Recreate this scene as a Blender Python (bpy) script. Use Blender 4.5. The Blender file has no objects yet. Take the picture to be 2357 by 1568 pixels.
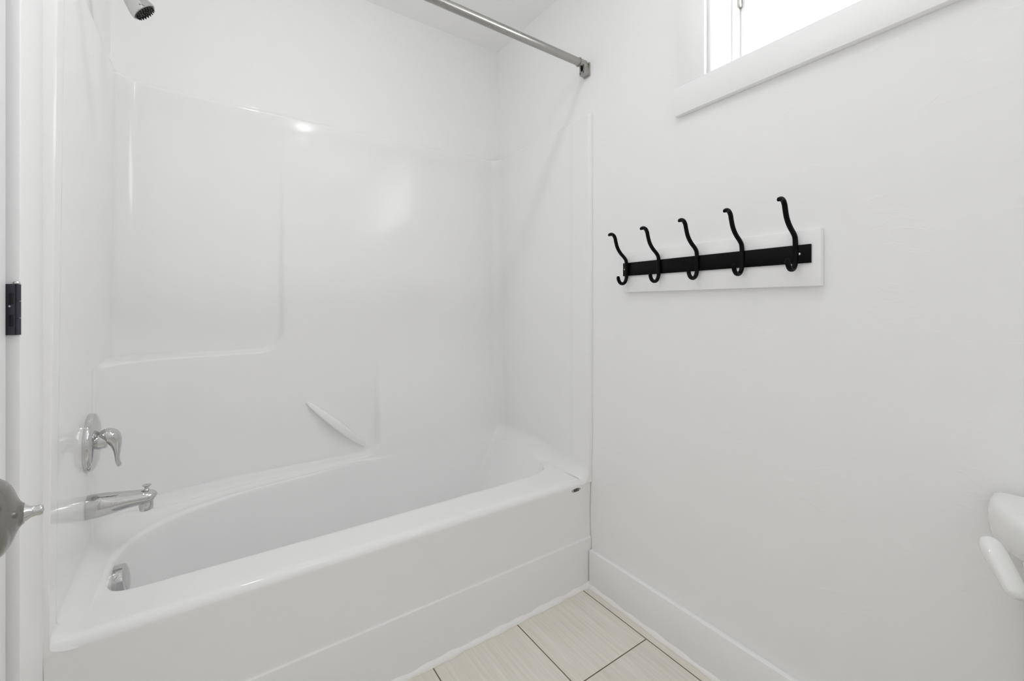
import bpy, bmesh, math
from mathutils import Vector, Matrix

scene = bpy.context.scene
PI = math.pi

# ------------------------------------------------------------------ camera
W_PX, H_PX = 2357.0, 1568.0
F_PX, V0 = 996.0, 705.0
YAW = math.radians(34.66)
CAM = Vector((-1.236, -1.2317, 1.1025))
cam_d = bpy.data.cameras.new('camera')
cam_d.sensor_fit = 'HORIZONTAL'
cam_d.sensor_width = 36.0
cam_d.lens = F_PX / W_PX * 36.0
cam_d.shift_y = -(H_PX / 2 - V0) / W_PX
cam_d.clip_start = 0.02
cam_o = bpy.data.objects.new('camera', cam_d)
cam_o.location = CAM
cam_o.rotation_euler = (PI / 2, 0, -YAW)
scene.collection.objects.link(cam_o)
scene.camera = cam_o

# ------------------------------------------------------------------ sky, lamps, exposure
vs = scene.view_settings
vs.view_transform = 'Standard'
vs.look = 'None'
vs.gamma = 1.0
vs.use_curve_mapping = False
vs.exposure = 0.07
world = bpy.data.worlds.new('sky')
scene.world = world
world.use_nodes = True
wb = world.node_tree.nodes['Background']
wb.inputs[0].default_value = (0.985, 0.992, 1.0, 1)
wb.inputs[1].default_value = 3.2
try:
    scene.cycles.max_bounces = 16
    scene.cycles.diffuse_bounces = 12
    scene.cycles.glossy_bounces = 8
    scene.cycles.sample_clamp_indirect = 40.0
except Exception:
    pass


def area_lamp(name, loc, size, power, rot=(0, 0, 0), color=(1, 1, 1), shape='DISK', size_y=None):
    d = bpy.data.lights.new(name, 'AREA')
    d.shape = shape
    d.size = size
    if size_y:
        d.size_y = size_y
    d.energy = power
    d.color = color
    o = bpy.data.objects.new(name, d)
    o.location = loc
    o.rotation_euler = rot
    scene.collection.objects.link(o)
    return o


PW = (2.1, 2.1, 5.0, 6.0)          # ceiling globe, recessed lamp, sky, added glow below the horizon
LAMP_A = Vector((-0.71, -0.74, 2.44))      # close ceiling globe ceiling lamp in the middle of the room
LAMP_B = Vector((-1.05, -0.21, 2.44))      # small recessed lamp before the tub
_g = bpy.data.lights.new('ceiling_lamp_light', 'POINT')
_g.energy = PW[0]
_g.shadow_soft_size = 0.045
_go = bpy.data.objects.new('ceiling_lamp_light', _g)
_go.location = LAMP_A + Vector((0, 0, -0.044))
scene.collection.objects.link(_go)
area_lamp('recessed_lamp_light', LAMP_B + Vector((0, 0, -0.012)), 0.055, PW[1])
# bright sky above; an added, brighter glow below the horizon lifts the ceiling
_wn = world.node_tree.nodes
_wl = world.node_tree.links.new
_tc = _wn.new('ShaderNodeTexCoord')
_sx = _wn.new('ShaderNodeSeparateXYZ')
_mr = _wn.new('ShaderNodeMapRange')
_mr.inputs['From Min'].default_value = -0.08
_mr.inputs['From Max'].default_value = 0.08
_mr.inputs['To Min'].default_value = PW[3]
_mr.inputs['To Max'].default_value = PW[2]
_wl(_tc.outputs['Generated'], _sx.inputs[0])
_wl(_sx.outputs['Z'], _mr.inputs['Value'])
_wl(_mr.outputs[0], wb.inputs[1])
_p = area_lamp('window_portal', (0.176, (-0.4955 - 1.90) / 2, 2.063), 0.92, 1.0, rot=(0, PI / 2, 0), shape='RECTANGLE', size_y=0.40)
_p.rotation_euler = (0, PI / 2, 0)
_p.data.size, _p.data.size_y = 0.51, 1.40
_p.data.cycles.is_portal = True


# ------------------------------------------------------------------ materials
def principled(name, color, rough=0.5, metal=0.0, coat=0.0, spec=0.5):
    m = bpy.data.materials.new(name)
    m.use_nodes = True
    b = m.node_tree.nodes['Principled BSDF']
    b.inputs['Base Color'].default_value = (*color, 1)
    b.inputs['Roughness'].default_value = rough
    b.inputs['Metallic'].default_value = metal
    b.inputs['Coat Weight'].default_value = coat
    b.inputs['Specular IOR Level'].default_value = spec
    return m


def add_bump(m, scale, strength, dist=0.002, detail=3.0, stretch=(1, 1, 1), rough_var=0.0):
    nt = m.node_tree
    b = nt.nodes['Principled BSDF']
    tc = nt.nodes.new('ShaderNodeTexCoord')
    mp = nt.nodes.new('ShaderNodeMapping')
    mp.inputs['Scale'].default_value = stretch
    nz = nt.nodes.new('ShaderNodeTexNoise')
    nz.inputs['Scale'].default_value = scale
    nz.inputs['Detail'].default_value = detail
    bp = nt.nodes.new('ShaderNodeBump')
    bp.inputs['Strength'].default_value = strength
    bp.inputs['Distance'].default_value = dist
    nt.links.new(tc.outputs['Object'], mp.inputs['Vector'])
    nt.links.new(mp.outputs[0], nz.inputs['Vector'])
    nt.links.new(nz.outputs['Fac'], bp.inputs['Height'])
    nt.links.new(bp.outputs[0], b.inputs['Normal'])
    if rough_var:
        mr = nt.nodes.new('ShaderNodeMapRange')
        r = b.inputs['Roughness'].default_value
        mr.inputs['To Min'].default_value = r - rough_var
        mr.inputs['To Max'].default_value = r + rough_var
        nt.links.new(nz.outputs['Fac'], mr.inputs['Value'])
        nt.links.new(mr.outputs[0], b.inputs['Roughness'])
    return m


def wall_paint():
    """matt white paint over a lightly trowelled skim coat"""
    m = principled('wall_paint', (0.91, 0.91, 0.91), 0.62, spec=0.3)
    nt = m.node_tree
    b = nt.nodes['Principled BSDF']
    tc = nt.nodes.new('ShaderNodeTexCoord')
    mp = nt.nodes.new('ShaderNodeMapping')
    mp.inputs['Scale'].default_value = (1, 1, 1.9)
    nz = nt.nodes.new('ShaderNodeTexNoise')
    nz.inputs['Scale'].default_value = 8.0
    nz.inputs['Detail'].default_value = 4.0
    nz.inputs['Distortion'].default_value = 1.2
    rp = nt.nodes.new('ShaderNodeValToRGB')
    e = rp.color_ramp.elements
    e[0].position = 0.62
    e[0].color = (0, 0, 0, 1)
    e[1].position = 0.66
    e[1].color = (1, 1, 1, 1)
    fine = nt.nodes.new('ShaderNodeTexNoise')
    fine.inputs['Scale'].default_value = 60.0
    mul = nt.nodes.new('ShaderNodeMath')
    mul.operation = 'MULTIPLY'
    mul.inputs[1].default_value = 0.12
    add = nt.nodes.new('ShaderNodeMath')
    add.operation = 'ADD'
    bp = nt.nodes.new('ShaderNodeBump')
    bp.inputs['Strength'].default_value = 0.10
    bp.inputs['Distance'].default_value = 0.003
    L = nt.links.new
    L(tc.outputs['Object'], mp.inputs['Vector'])
    L(mp.outputs[0], nz.inputs['Vector'])
    L(mp.outputs[0], fine.inputs['Vector'])
    L(nz.outputs['Fac'], rp.inputs['Fac'])
    L(fine.outputs['Fac'], mul.inputs[0])
    L(rp.outputs['Color'], add.inputs[0])
    L(mul.outputs[0], add.inputs[1])
    L(add.outputs[0], bp.inputs['Height'])
    L(bp.outputs[0], b.inputs['Normal'])
    return m


def floor_tile():
    """beige linear-grain tiles, 12x24 inch, running bond, long side along Y"""
    m = principled('floor_tile', (0.6, 0.56, 0.48), 0.38)
    nt = m.node_tree
    b = nt.nodes['Principled BSDF']
    L = nt.links.new
    tc = nt.nodes.new('ShaderNodeTexCoord')
    sep = nt.nodes.new('ShaderNodeSeparateXYZ')
    L(tc.outputs['Object'], sep.inputs[0])
    ay = nt.nodes.new('ShaderNodeMath'); ay.operation = 'ADD'; ay.inputs[1].default_value = 0.306 + 6.3 - 0.315 * 0
    ax = nt.nodes.new('ShaderNodeMath'); ax.operation = 'ADD'; ax.inputs[1].default_value = 0.055 + 0.3145 * 20
    L(sep.outputs['Y'], ay.inputs[0])
    L(sep.outputs['X'], ax.inputs[0])
    cmb = nt.nodes.new('ShaderNodeCombineXYZ')
    L(ay.outputs[0], cmb.inputs[0])
    L(ax.outputs[0], cmb.inputs[1])
    br = nt.nodes.new('ShaderNodeTexBrick')
    br.offset = 0.5
    br.offset_frequency = 2
    br.squash = 1.0
    br.inputs['Scale'].default_value = 1.0
    br.inputs['Mortar Size'].default_value = 0.0019
    br.inputs['Mortar Smooth'].default_value = 0.1
    br.inputs['Bias'].default_value = 0.0
    br.inputs['Brick Width'].default_value = 0.63
    br.inputs['Row Height'].default_value = 0.3145
    br.inputs['Color1'].default_value = (0, 0, 0, 1)
    br.inputs['Color2'].default_value = (1, 1, 1, 1)
    L(cmb.outputs[0], br.inputs['Vector'])
    mp = nt.nodes.new('ShaderNodeMapping')
    mp.inputs['Scale'].default_value = (1.0, 0.035, 1.0)
    L(tc.outputs['Object'], mp.inputs['Vector'])
    nz = nt.nodes.new('ShaderNodeTexNoise')
    nz.inputs['Scale'].default_value = 120.0
    nz.inputs['Detail'].default_value = 5.0
    L(mp.outputs[0], nz.inputs['Vector'])
    rp = nt.nodes.new('ShaderNodeValToRGB')
    e = rp.color_ramp.elements
    e[0].position = 0.25
    e[0].color = (0.76, 0.725, 0.645, 1)
    e[1].position = 0.75
    e[1].color = (0.88, 0.855, 0.79, 1)
    L(nz.outputs['Fac'], rp.inputs['Fac'])
    mixb = nt.nodes.new('ShaderNodeMix')
    mixb.data_type = 'RGBA'
    mixb.blend_type = 'MULTIPLY'
    mixb.inputs[0].default_value = 0.06
    L(rp.outputs['Color'], mixb.inputs[6])
    L(br.outputs['Color'], mixb.inputs[7])
    mix = nt.nodes.new('ShaderNodeMix')
    mix.data_type = 'RGBA'
    L(br.outputs['Fac'], mix.inputs[0])
    L(mixb.outputs[2], mix.inputs[6])
    mix.inputs[7].default_value = (0.14, 0.115, 0.075, 1)
    L(mix.outputs[2], b.inputs['Base Color'])
    bp = nt.nodes.new('ShaderNodeBump')
    bp.inputs['Strength'].default_value = 0.5
    bp.inputs['Distance'].default_value = 0.001
    bp.invert = True
    L(br.outputs['Fac'], bp.inputs['Height'])
    L(bp.outputs[0], b.inputs['Normal'])
    return m


M_WALL = wall_paint()
M_CEIL = add_bump(principled('ceiling_paint', (0.94, 0.94, 0.94), 0.7, spec=0.25), 70, 0.12, 0.002)
M_TRIM = principled('trim_paint', (0.92, 0.92, 0.925), 0.38)
M_DOOR = principled('door_paint', (0.91, 0.91, 0.92), 0.4)
M_FLOOR = floor_tile()
M_TUB = principled('acrylic', (0.90, 0.90, 0.90), 0.11, spec=0.34)
M_CAULK = principled('caulk', (0.93, 0.925, 0.905), 0.5)
M_CHROME = principled('chrome', (0.62, 0.62, 0.62), 0.035, metal=1.0)
M_NICKEL = add_bump(principled('brushed_nickel', (0.40, 0.395, 0.375), 0.28, metal=1.0), 90, 0.0, 0.0004, stretch=(0.15, 1, 1), rough_var=0.03)
M_KNOB = principled('satin_nickel', (0.29, 0.28, 0.265), 0.19, metal=1.0)
M_BLACK = principled('black_enamel', (0.0015, 0.0015, 0.0018), 0.30, spec=0.12)
M_HOOK = add_bump(principled('black_powder_coat', (0.0025, 0.0025, 0.003), 0.42, spec=0.12), 300, 0.2, 0.0004)
M_HINGE = add_bump(principled('dark_bronze', (0.045, 0.045, 0.062), 0.42, metal=0.2), 200, 0.1, 0.0005)
M_SLOT = principled('dark_slot', (0.004, 0.004, 0.004), 0.6)
M_NOZZLE = principled('nozzle_rubber', (0.075, 0.078, 0.07), 0.45)
M_VINYL = principled('window_vinyl', (0.85, 0.85, 0.85), 0.35)
M_CHINA = principled('vitreous_china', (0.84, 0.84, 0.83), 0.07)
M_SCREW = principled('bright_screw', (0.72, 0.72, 0.72), 0.25, metal=1.0)
M_BADGE = principled('badge_ink', (0.01, 0.01, 0.01), 0.4)
M_LENS = principled('lamp_housing', (0.8, 0.8, 0.8), 0.4)
M_GLASS = bpy.data.materials.new('window_glass')
M_GLASS.use_nodes = True
_nt = M_GLASS.node_tree
_nt.nodes.clear()
_out = _nt.nodes.new('ShaderNodeOutputMaterial')
_mx = _nt.nodes.new('ShaderNodeMixShader')
_fr = _nt.nodes.new('ShaderNodeLayerWeight')
_fr.inputs['Blend'].default_value = 0.5
_pw = _nt.nodes.new('ShaderNodeMath')
_pw.operation = 'POWER'
_pw.inputs[1].default_value = 5.0
_ma = _nt.nodes.new('ShaderNodeMath')
_ma.operation = 'MULTIPLY_ADD'
_ma.inputs[1].default_value = 0.96
_ma.inputs[2].default_value = 0.04
_nt.links.new(_fr.outputs['Facing'], _pw.inputs[0])
_nt.links.new(_pw.outputs[0], _ma.inputs[0])
_tr = _nt.nodes.new('ShaderNodeBsdfTransparent')
_gl = _nt.nodes.new('ShaderNodeBsdfGlossy')
_gl.inputs['Roughness'].default_value = 0.02
_nt.links.new(_ma.outputs[0], _mx.inputs[0])
_nt.links.new(_tr.outputs[0], _mx.inputs[1])
_nt.links.new(_gl.outputs[0], _mx.inputs[2])
_nt.links.new(_mx.outputs[0], _out.inputs['Surface'])


# ------------------------------------------------------------------ mesh helpers
def mesh_obj(name, verts, faces, mat, parent=None, smooth=True, angle=40, weld=False):
    me = bpy.data.meshes.new(name)
    me.from_pydata([tuple(v) for v in verts], [], faces)
    if weld:
        bm = bmesh.new()
        bm.from_mesh(me)
        bmesh.ops.remove_doubles(bm, verts=bm.verts, dist=1e-5)
        bmesh.ops.recalc_face_normals(bm, faces=bm.faces)
        bm.to_mesh(me)
        bm.free()
    me.materials.append(mat)
    if smooth:
        me.polygons.foreach_set('use_smooth', [True] * len(me.polygons))
        me.set_sharp_from_angle(angle=math.radians(angle))
    me.update()
    o = bpy.data.objects.new(name, me)
    scene.collection.objects.link(o)
    if parent is not None:
        o.parent = parent
        o.matrix_parent_inverse = Matrix.Translation(-parent.location) if parent.type == 'EMPTY' else Matrix.Identity(4)
    return o


def bm_obj(name, bm, mat, parent=None, smooth=True, angle=40, mat4=None):
    if mat4 is not None:
        bm.transform(mat4)
    bmesh.ops.recalc_face_normals(bm, faces=bm.faces)
    me = bpy.data.meshes.new(name)
    bm.to_mesh(me)
    bm.free()
    me.materials.append(mat)
    if smooth:
        me.polygons.foreach_set('use_smooth', [True] * len(me.polygons))
        me.set_sharp_from_angle(angle=math.radians(angle))
    o = bpy.data.objects.new(name, me)
    scene.collection.objects.link(o)
    if parent is not None:
        o.parent = parent
        o.matrix_parent_inverse = Matrix.Translation(-parent.location) if parent.type == 'EMPTY' else Matrix.Identity(4)
    return o


def bm_box(bm, lo, hi, bevel=0.0, seg=2):
    lo, hi = Vector(lo), Vector(hi)
    r = bmesh.ops.create_cube(bm, size=1.0)
    c, d = (lo + hi) / 2, hi - lo
    for v in r['verts']:
        v.co = Vector((v.co.x * d.x, v.co.y * d.y, v.co.z * d.z)) + c
    if bevel > 0:
        es = set()
        for v in r['verts']:
            es.update(v.link_edges)
        bmesh.ops.bevel(bm, geom=list(es), offset=bevel, segments=seg, affect='EDGES', profile=0.5)
    return bm


def box(name, lo, hi, mat, parent=None, bevel=0.0, seg=2):
    return bm_obj(name, bm_box(bmesh.new(), lo, hi, bevel, seg), mat, parent, smooth=bevel > 0)


def frame_from(axis):
    a = Vector(axis).normalized()
    up = Vector((0, 0, 1)) if abs(a.z) < 0.9 else Vector((0, 1, 0))
    x = up.cross(a).normalized()
    y = a.cross(x)
    return a, x, y


def lathe_geo(base, axis, profile, n=48):
    """profile = [(distance along axis, radius)]"""
    a, x, y = frame_from(axis)
    base = Vector(base)
    vs, fs = [], []
    for h, r in profile:
        for k in range(n):
            t = 2 * PI * k / n
            vs.append(base + a * h + (x * math.cos(t) + y * math.sin(t)) * max(r, 1e-5))
    m = len(profile)
    for i in range(m - 1):
        for k in range(n):
            k2 = (k + 1) % n
            fs.append((i * n + k, i * n + k2, (i + 1) * n + k2, (i + 1) * n + k))
    fs.append(tuple(range(n - 1, -1, -1)))
    fs.append(tuple((m - 1) * n + k for k in range(n)))
    return vs, fs


def lathe(name, base, axis, profile, mat, parent=None, n=48, angle=35):
    v, f = lathe_geo(base, axis, profile, n)
    return mesh_obj(name, v, f, mat, parent, angle=angle)


def catmull(pts, sub):
    """Catmull-Rom through tuples of any length"""
    out = []
    n = len(pts)
    for i in range(n - 1):
        p0 = pts[max(i - 1, 0)]
        p1, p2 = pts[i], pts[i + 1]
        p3 = pts[min(i + 2, n - 1)]
        for k in range(sub):
            t = k / sub
            t2, t3 = t * t, t * t * t
            out.append(tuple(0.5 * (2 * b + (c - a) * t + (2 * a - 5 * b + 4 * c - d) * t2 + (-a + 3 * b - 3 * c + d) * t3)
                             for a, b, c, d in zip(p0, p1, p2, p3)))
    out.append(tuple(pts[-1]))
    return out


def tube_geo(path, side, n=16, square=0.0):
    """path = [(x,y,z,r_a,r_b)], side = fixed direction for r_a; r_b lies across it"""
    side = Vector(side).normalized()
    P = [Vector(p[:3]) for p in path]
    vs, fs = [], []
    for i, p in enumerate(P):
        t = (P[min(i + 1, len(P) - 1)] - P[max(i - 1, 0)]).normalized()
        s = (side - t * side.dot(t)).normalized()
        u = t.cross(s)
        ra, rb = path[i][3], path[i][4]
        for k in range(n):
            a = 2 * PI * k / n
            ca, sa = math.cos(a), math.sin(a)
            if square:
                e = 1 - square
                ca = math.copysign(abs(ca) ** e, ca)
                sa = math.copysign(abs(sa) ** e, sa)
            vs.append(p + s * ca * ra + u * sa * rb)
    for i in range(len(P) - 1):
        for k in range(n):
            k2 = (k + 1) % n
            fs.append((i * n + k, i * n + k2, (i + 1) * n + k2, (i + 1) * n + k))
    fs.append(tuple(range(n - 1, -1, -1)))
    fs.append(tuple((len(P) - 1) * n + k for k in range(n)))
    return vs, fs


def prism(name, outline, z0, z1, mat, parent=None, bevel=0.0, seg=3, mat4=None, angle=40):
    """closed XY outline extruded from z0 to z1"""
    bm = bmesh.new()
    lo = [bm.verts.new((p[0], p[1], z0)) for p in outline]
    hi = [bm.verts.new((p[0], p[1], z1)) for p in outline]
    n = len(outline)
    bm.faces.new(lo[::-1])
    bm.faces.new(hi)
    for i in range(n):
        bm.faces.new((lo[i], lo[(i + 1) % n], hi[(i + 1) % n], hi[i]))
    bmesh.ops.recalc_face_normals(bm, faces=bm.faces)
    if bevel:
        es = [e for e in bm.edges if abs(e.verts[0].co.z - e.verts[1].co.z) < 1e-7]
        bmesh.ops.bevel(bm, geom=es, offset=bevel, segments=seg, affect='EDGES', profile=0.5)
    return bm_obj(name, bm, mat, parent, angle=angle, mat4=mat4)


def empty(name, loc, label, cat, group=None):
    o = bpy.data.objects.new(name, None)
    o.empty_display_size = 0.05
    o.location = loc
    scene.collection.objects.link(o)
    o['label'] = label
    o['category'] = cat
    if group:
        o['group'] = group
    return o


def struct(o, label=None, cat=None):
    o['kind'] = 'structure'
    if label:
        o['label'] = label
    if cat:
        o['category'] = cat
    return o


def sstep_lin(a, b, x):
    return min(max((x - a) / (b - a), 0.0), 1.0)


def sstep(a, b, x):
    t = min(max((x - a) / (b - a), 0.0), 1.0)
    return t * t * (3 - 2 * t)


# ------------------------------------------------------------------ room shell
XL, XR = -1.5135, 0.0
YB, YF = 0.691, -2.35
CEIL = 2.44
WT = 0.115

struct(box('floor', (XL - 1.2, YF - 0.1, -0.06), (XR + 0.19, YB + 0.1, 0.0), M_FLOOR), 'beige tile floor with brown grout lines beside the tub', 'floor')
struct(box('ceiling', (XL - 1.2, YF - 0.1, CEIL), (XR + 0.19, YB + 0.1, CEIL + 0.1), M_CEIL), 'white ceiling above the tub alcove', 'ceiling')
struct(box('wall_back', (XL - 0.1, YB, 0), (XR + 0.19, YB + 0.1, CEIL), M_WALL), 'white wall above the tub surround along its long side', 'wall')
struct(box('wall_front', (XL - 1.2, YF - 0.1, 0), (XR + 0.19, YF, CEIL), M_WALL), 'white wall behind the viewer', 'wall')

# right wall with the window opening (one mesh)
WIN_Y0, WIN_Y1 = -0.4955, -1.90      # left jamb, right jamb
WIN_Z0, WIN_Z1 = 1.806, 2.32
WALL_T = 0.185
bm = bmesh.new()
bm_box(bm, (0, YF - 0.1, 0), (WALL_T, YB + 0.1, WIN_Z0))
bm_box(bm, (0, YF - 0.1, WIN_Z1), (WALL_T, YB + 0.1, CEIL))
bm_box(bm, (0, WIN_Y0, WIN_Z0), (WALL_T, YB + 0.1, WIN_Z1))
bm_box(bm, (0, YF - 0.1, WIN_Z0), (WALL_T, WIN_Y1, WIN_Z1))
struct(bm_obj('wall_right', bm, M_WALL, smooth=False), 'lightly trowelled white wall carrying the black coat hooks', 'wall')

# left wall with the door opening
DR_Y0, DR_Y1, DR_Z = -0.203, -0.955, 2.05
bm = bmesh.new()
bm_box(bm, (XL - WT, DR_Y0, 0), (XL, YB + 0.1, CEIL))
bm_box(bm, (XL - WT, YF - 0.1, 0), (XL, DR_Y1, CEIL))
bm_box(bm, (XL - WT, DR_Y1, DR_Z), (XL, DR_Y0, CEIL))
struct(bm_obj('wall_left', bm, M_WALL, smooth=False), 'white wall holding the door and the shower fittings', 'wall')
struct(box('wall_hall', (XL - 1.2, YF - 0.1, 0), (XL - 1.1, YB + 0.1, CEIL), M_WALL), 'hall wall beyond the door', 'wall')
struct(box('wall_hall_end', (XL - 1.1, YB, 0), (XL - 0.1, YB + 0.1, CEIL), M_WALL), 'end wall of the hall beyond the door', 'wall')

# baseboard on the right wall, with its own caulk line
o = box('baseboard_right', (-0.019, YF, 0.0), (0.0, -0.004, 0.143), M_TRIM, bevel=0.0022)
struct(o, 'white baseboard running along the wall under the coat hooks', 'baseboard')
pts = [(-0.018, 0.0115), (-0.0225, 0.0105), (-0.0268, 0.0060), (-0.0285, 0.0004)]
vv, ff = [], []
NY = 90
for i in range(NY + 1):
    y = -0.002 + (YF + 0.002) * i / NY
    w = 1 + 0.18 * math.sin(i * 1.7) + 0.12 * math.sin(i * 0.61)
    for (px, pz) in pts:
        vv.append((-0.018 + (px + 0.018) * w, y, pz * w))
for i in range(NY):
    for k in range(3):
        a = i * 4 + k
        ff.append((a, a + 1, a + 5, a + 4))
struct(mesh_obj('trim_4', vv, ff, M_CAULK), 'white caulk line at the foot of the baseboard', 'caulk')
o = box('baseboard_left', (XL, YF, 0.0), (XL + 0.014, DR_Y1 - 0.1, 0.143), M_TRIM, bevel=0.002)
struct(o)
o = box('baseboard_front', (XL + 0.014, YF, 0.0), (-0.014, YF + 0.014, 0.143), M_TRIM, bevel=0.002)
struct(o)

# ------------------------------------------------------------------ window
win = bpy.data.objects.new('window_1', None)
win.location = (0.14, (WIN_Y0 + WIN_Y1) / 2, WIN_Z0)
scene.collection.objects.link(win)
struct(win, 'bright high window with a white frame above the coat hooks', 'window')
# jamb liner (four boards facing the opening)
bm = bmesh.new()
bm_box(bm, (-0.004, WIN_Y0 - 0.006, WIN_Z0), (WALL_T - 0.04, WIN_Y0 - 0.0005, WIN_Z1), 0.0015, 1)
bm_box(bm, (-0.004, WIN_Y1 + 0.0005, WIN_Z0), (WALL_T - 0.04, WIN_Y1 + 0.006, WIN_Z1), 0.0015, 1)
bm_box(bm, (-0.004, WIN_Y1, WIN_Z0 + 0.0005), (WALL_T - 0.04, WIN_Y0, WIN_Z0 + 0.004), 0.0)
bm_box(bm, (-0.004, WIN_Y1, WIN_Z1 - 0.006), (WALL_T - 0.04, WIN_Y0, WIN_Z1 - 0.0005), 0.0)
bm_obj('jamb', bm, M_TRIM, win)


def rect_ring(x0, x1, y0, y1, z0, z1, w, bev):
    bm = bmesh.new()
    bm_box(bm, (x0, y1, z0), (x1, y0, z0 + w), bev)
    bm_box(bm, (x0, y1, z1 - w), (x1, y0, z1), bev)
    bm_box(bm, (x0, y0 - w, z0 + w), (x1, y0, z1 - w), bev)
    bm_box(bm, (x0, y1, z0 + w), (x1, y1 + w, z1 - w), bev)
    return bm


bm_obj('window_frame', rect_ring(0.112, 0.172, WIN_Y0 - 0.006, WIN_Y1 + 0.006, WIN_Z0 + 0.004, WIN_Z1 - 0.006, 0.016, 0.002), M_VINYL, win)
sash = bm_obj('sash', rect_ring(0.134, 0.160, WIN_Y0 - 0.022, WIN_Y1 + 0.022, WIN_Z0 + 0.020, WIN_Z1 - 0.022, 0.016, 0.002), M_VINYL, win)
box('pane', (0.1455, WIN_Y1 + 0.036, WIN_Z0 + 0.034), (0.1495, WIN_Y0 - 0.036, WIN_Z1 - 0.036), M_GLASS, win)
box('latch', (0.117, WIN_Y0 - 0.030, 2.04), (0.134, WIN_Y0 - 0.012, 2.085), M_NICKEL, win, bevel=0.003)

# side casing, sill apron board and the head casing around the opening
struct(box('trim_2', (-0.0195, WIN_Y0 + 0.006, 1.8003), (0, -0.402, 2.41), M_TRIM, bevel=0.0012), 'flat white side casing at the left of the window', 'casing')
verts = []
for x in (-0.021, 0.0):
    for (y, z) in ((-0.386, 1.709), (-2.0, 1.728), (-2.0, 1.8045), (-0.386, 1.7992)):
        verts.append((x, y, z))
bm = bmesh.new()
vsb = [bm.verts.new(v) for v in verts]
for f in ((0, 1, 2, 3), (7, 6, 5, 4), (0, 4, 5, 1), (1, 5, 6, 2), (2, 6, 7, 3), (3, 7, 4, 0)):
    bm.faces.new([vsb[i] for i in f])
bmesh.ops.bevel(bm, geom=bm.edges[:], offset=0.0014, segments=2, affect='EDGES', profile=0.5)
struct(bm_obj('trim_3', bm, M_TRIM), 'wide white apron board under the window', 'casing')
struct(box('trim_5', (-0.0195, -1.99, WIN_Z1 + 0.001), (0, -0.402, WIN_Z1 + 0.09), M_TRIM, bevel=0.0012), 'white head casing over the window', 'casing')
struct(box('trim_6', (-0.0195, -1.99, 1.8055), (0, WIN_Y1 - 0.006, WIN_Z1), M_TRIM, bevel=0.0012), 'white side casing at the far right of the window', 'casing')

# ------------------------------------------------------------------ door on the left
bm = bmesh.new()
bm_box(bm, (XL - 0.001, -0.2007, 0.0), (-1.492, -0.0885, 2.13), 0.0025, 3)
struct(bm_obj('trim_1', bm, M_TRIM), 'white door casing between the door and the tub', 'casing')
bm = bmesh.new()
bm_box(bm, (XL - WT, DR_Y0 - 0.002, 0), (XL - 0.0005, DR_Y0 + 0.003, DR_Z))
bm_box(bm, (XL - WT, DR_Y1 - 0.003, 0), (XL - 0.0005, DR_Y1 + 0.002, DR_Z))
struct(bm_obj('trim_7', bm, M_TRIM, smooth=False), 'white jamb boards in the doorway', 'jamb')
struct(box('trim_8', (XL - 0.001, DR_Y1 - 0.09, 0.0), (-1.492, DR_Y1 - 0.005, 2.13), M_TRIM, bevel=0.0025), 'white door casing on the latch side of the door', 'casing')

DOOR_A = math.radians(9.4)
door = bpy.data.objects.new('door_1', None)
door.location = (-1.500, -0.2095, 0.0)
scene.collection.objects.link(door)
struct(door, 'white door standing slightly ajar at the left edge', 'door')
door_dir = Vector((math.sin(DOOR_A), -math.cos(DOOR_A), 0))      # hinge -> latch edge
door_nrm = Vector((math.cos(DOOR_A), math.sin(DOOR_A), 0))       # into the room
piv = Vector(door.location)


def door_mat4():
    # local x along the door, local y out of its face, z up
    return Matrix(((door_dir.x, door_nrm.x, 0, piv.x), (door_dir.y, door_nrm.y, 0, piv.y), (0, 0, 1, 0), (0, 0, 0, 1)))


bm = bmesh.new()
bm_box(bm, (0.003, -0.041, 0.012), (0.715, -0.006, 2.035), 0.0025, 3)
bm_obj('door_slab', bm, M_DOOR, door, mat4=door_mat4())
# moulded panels on its face
for (z0, z1) in ((0.18, 0.80), (1.05, 1.90)):
    bm = bmesh.new()
    bm_box(bm, (0.13, -0.012, z0), (0.585, -0.002, z1), 0.004, 3)
    bm_obj('door_panel', bm, M_DOOR, door, mat4=door_mat4())


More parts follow.
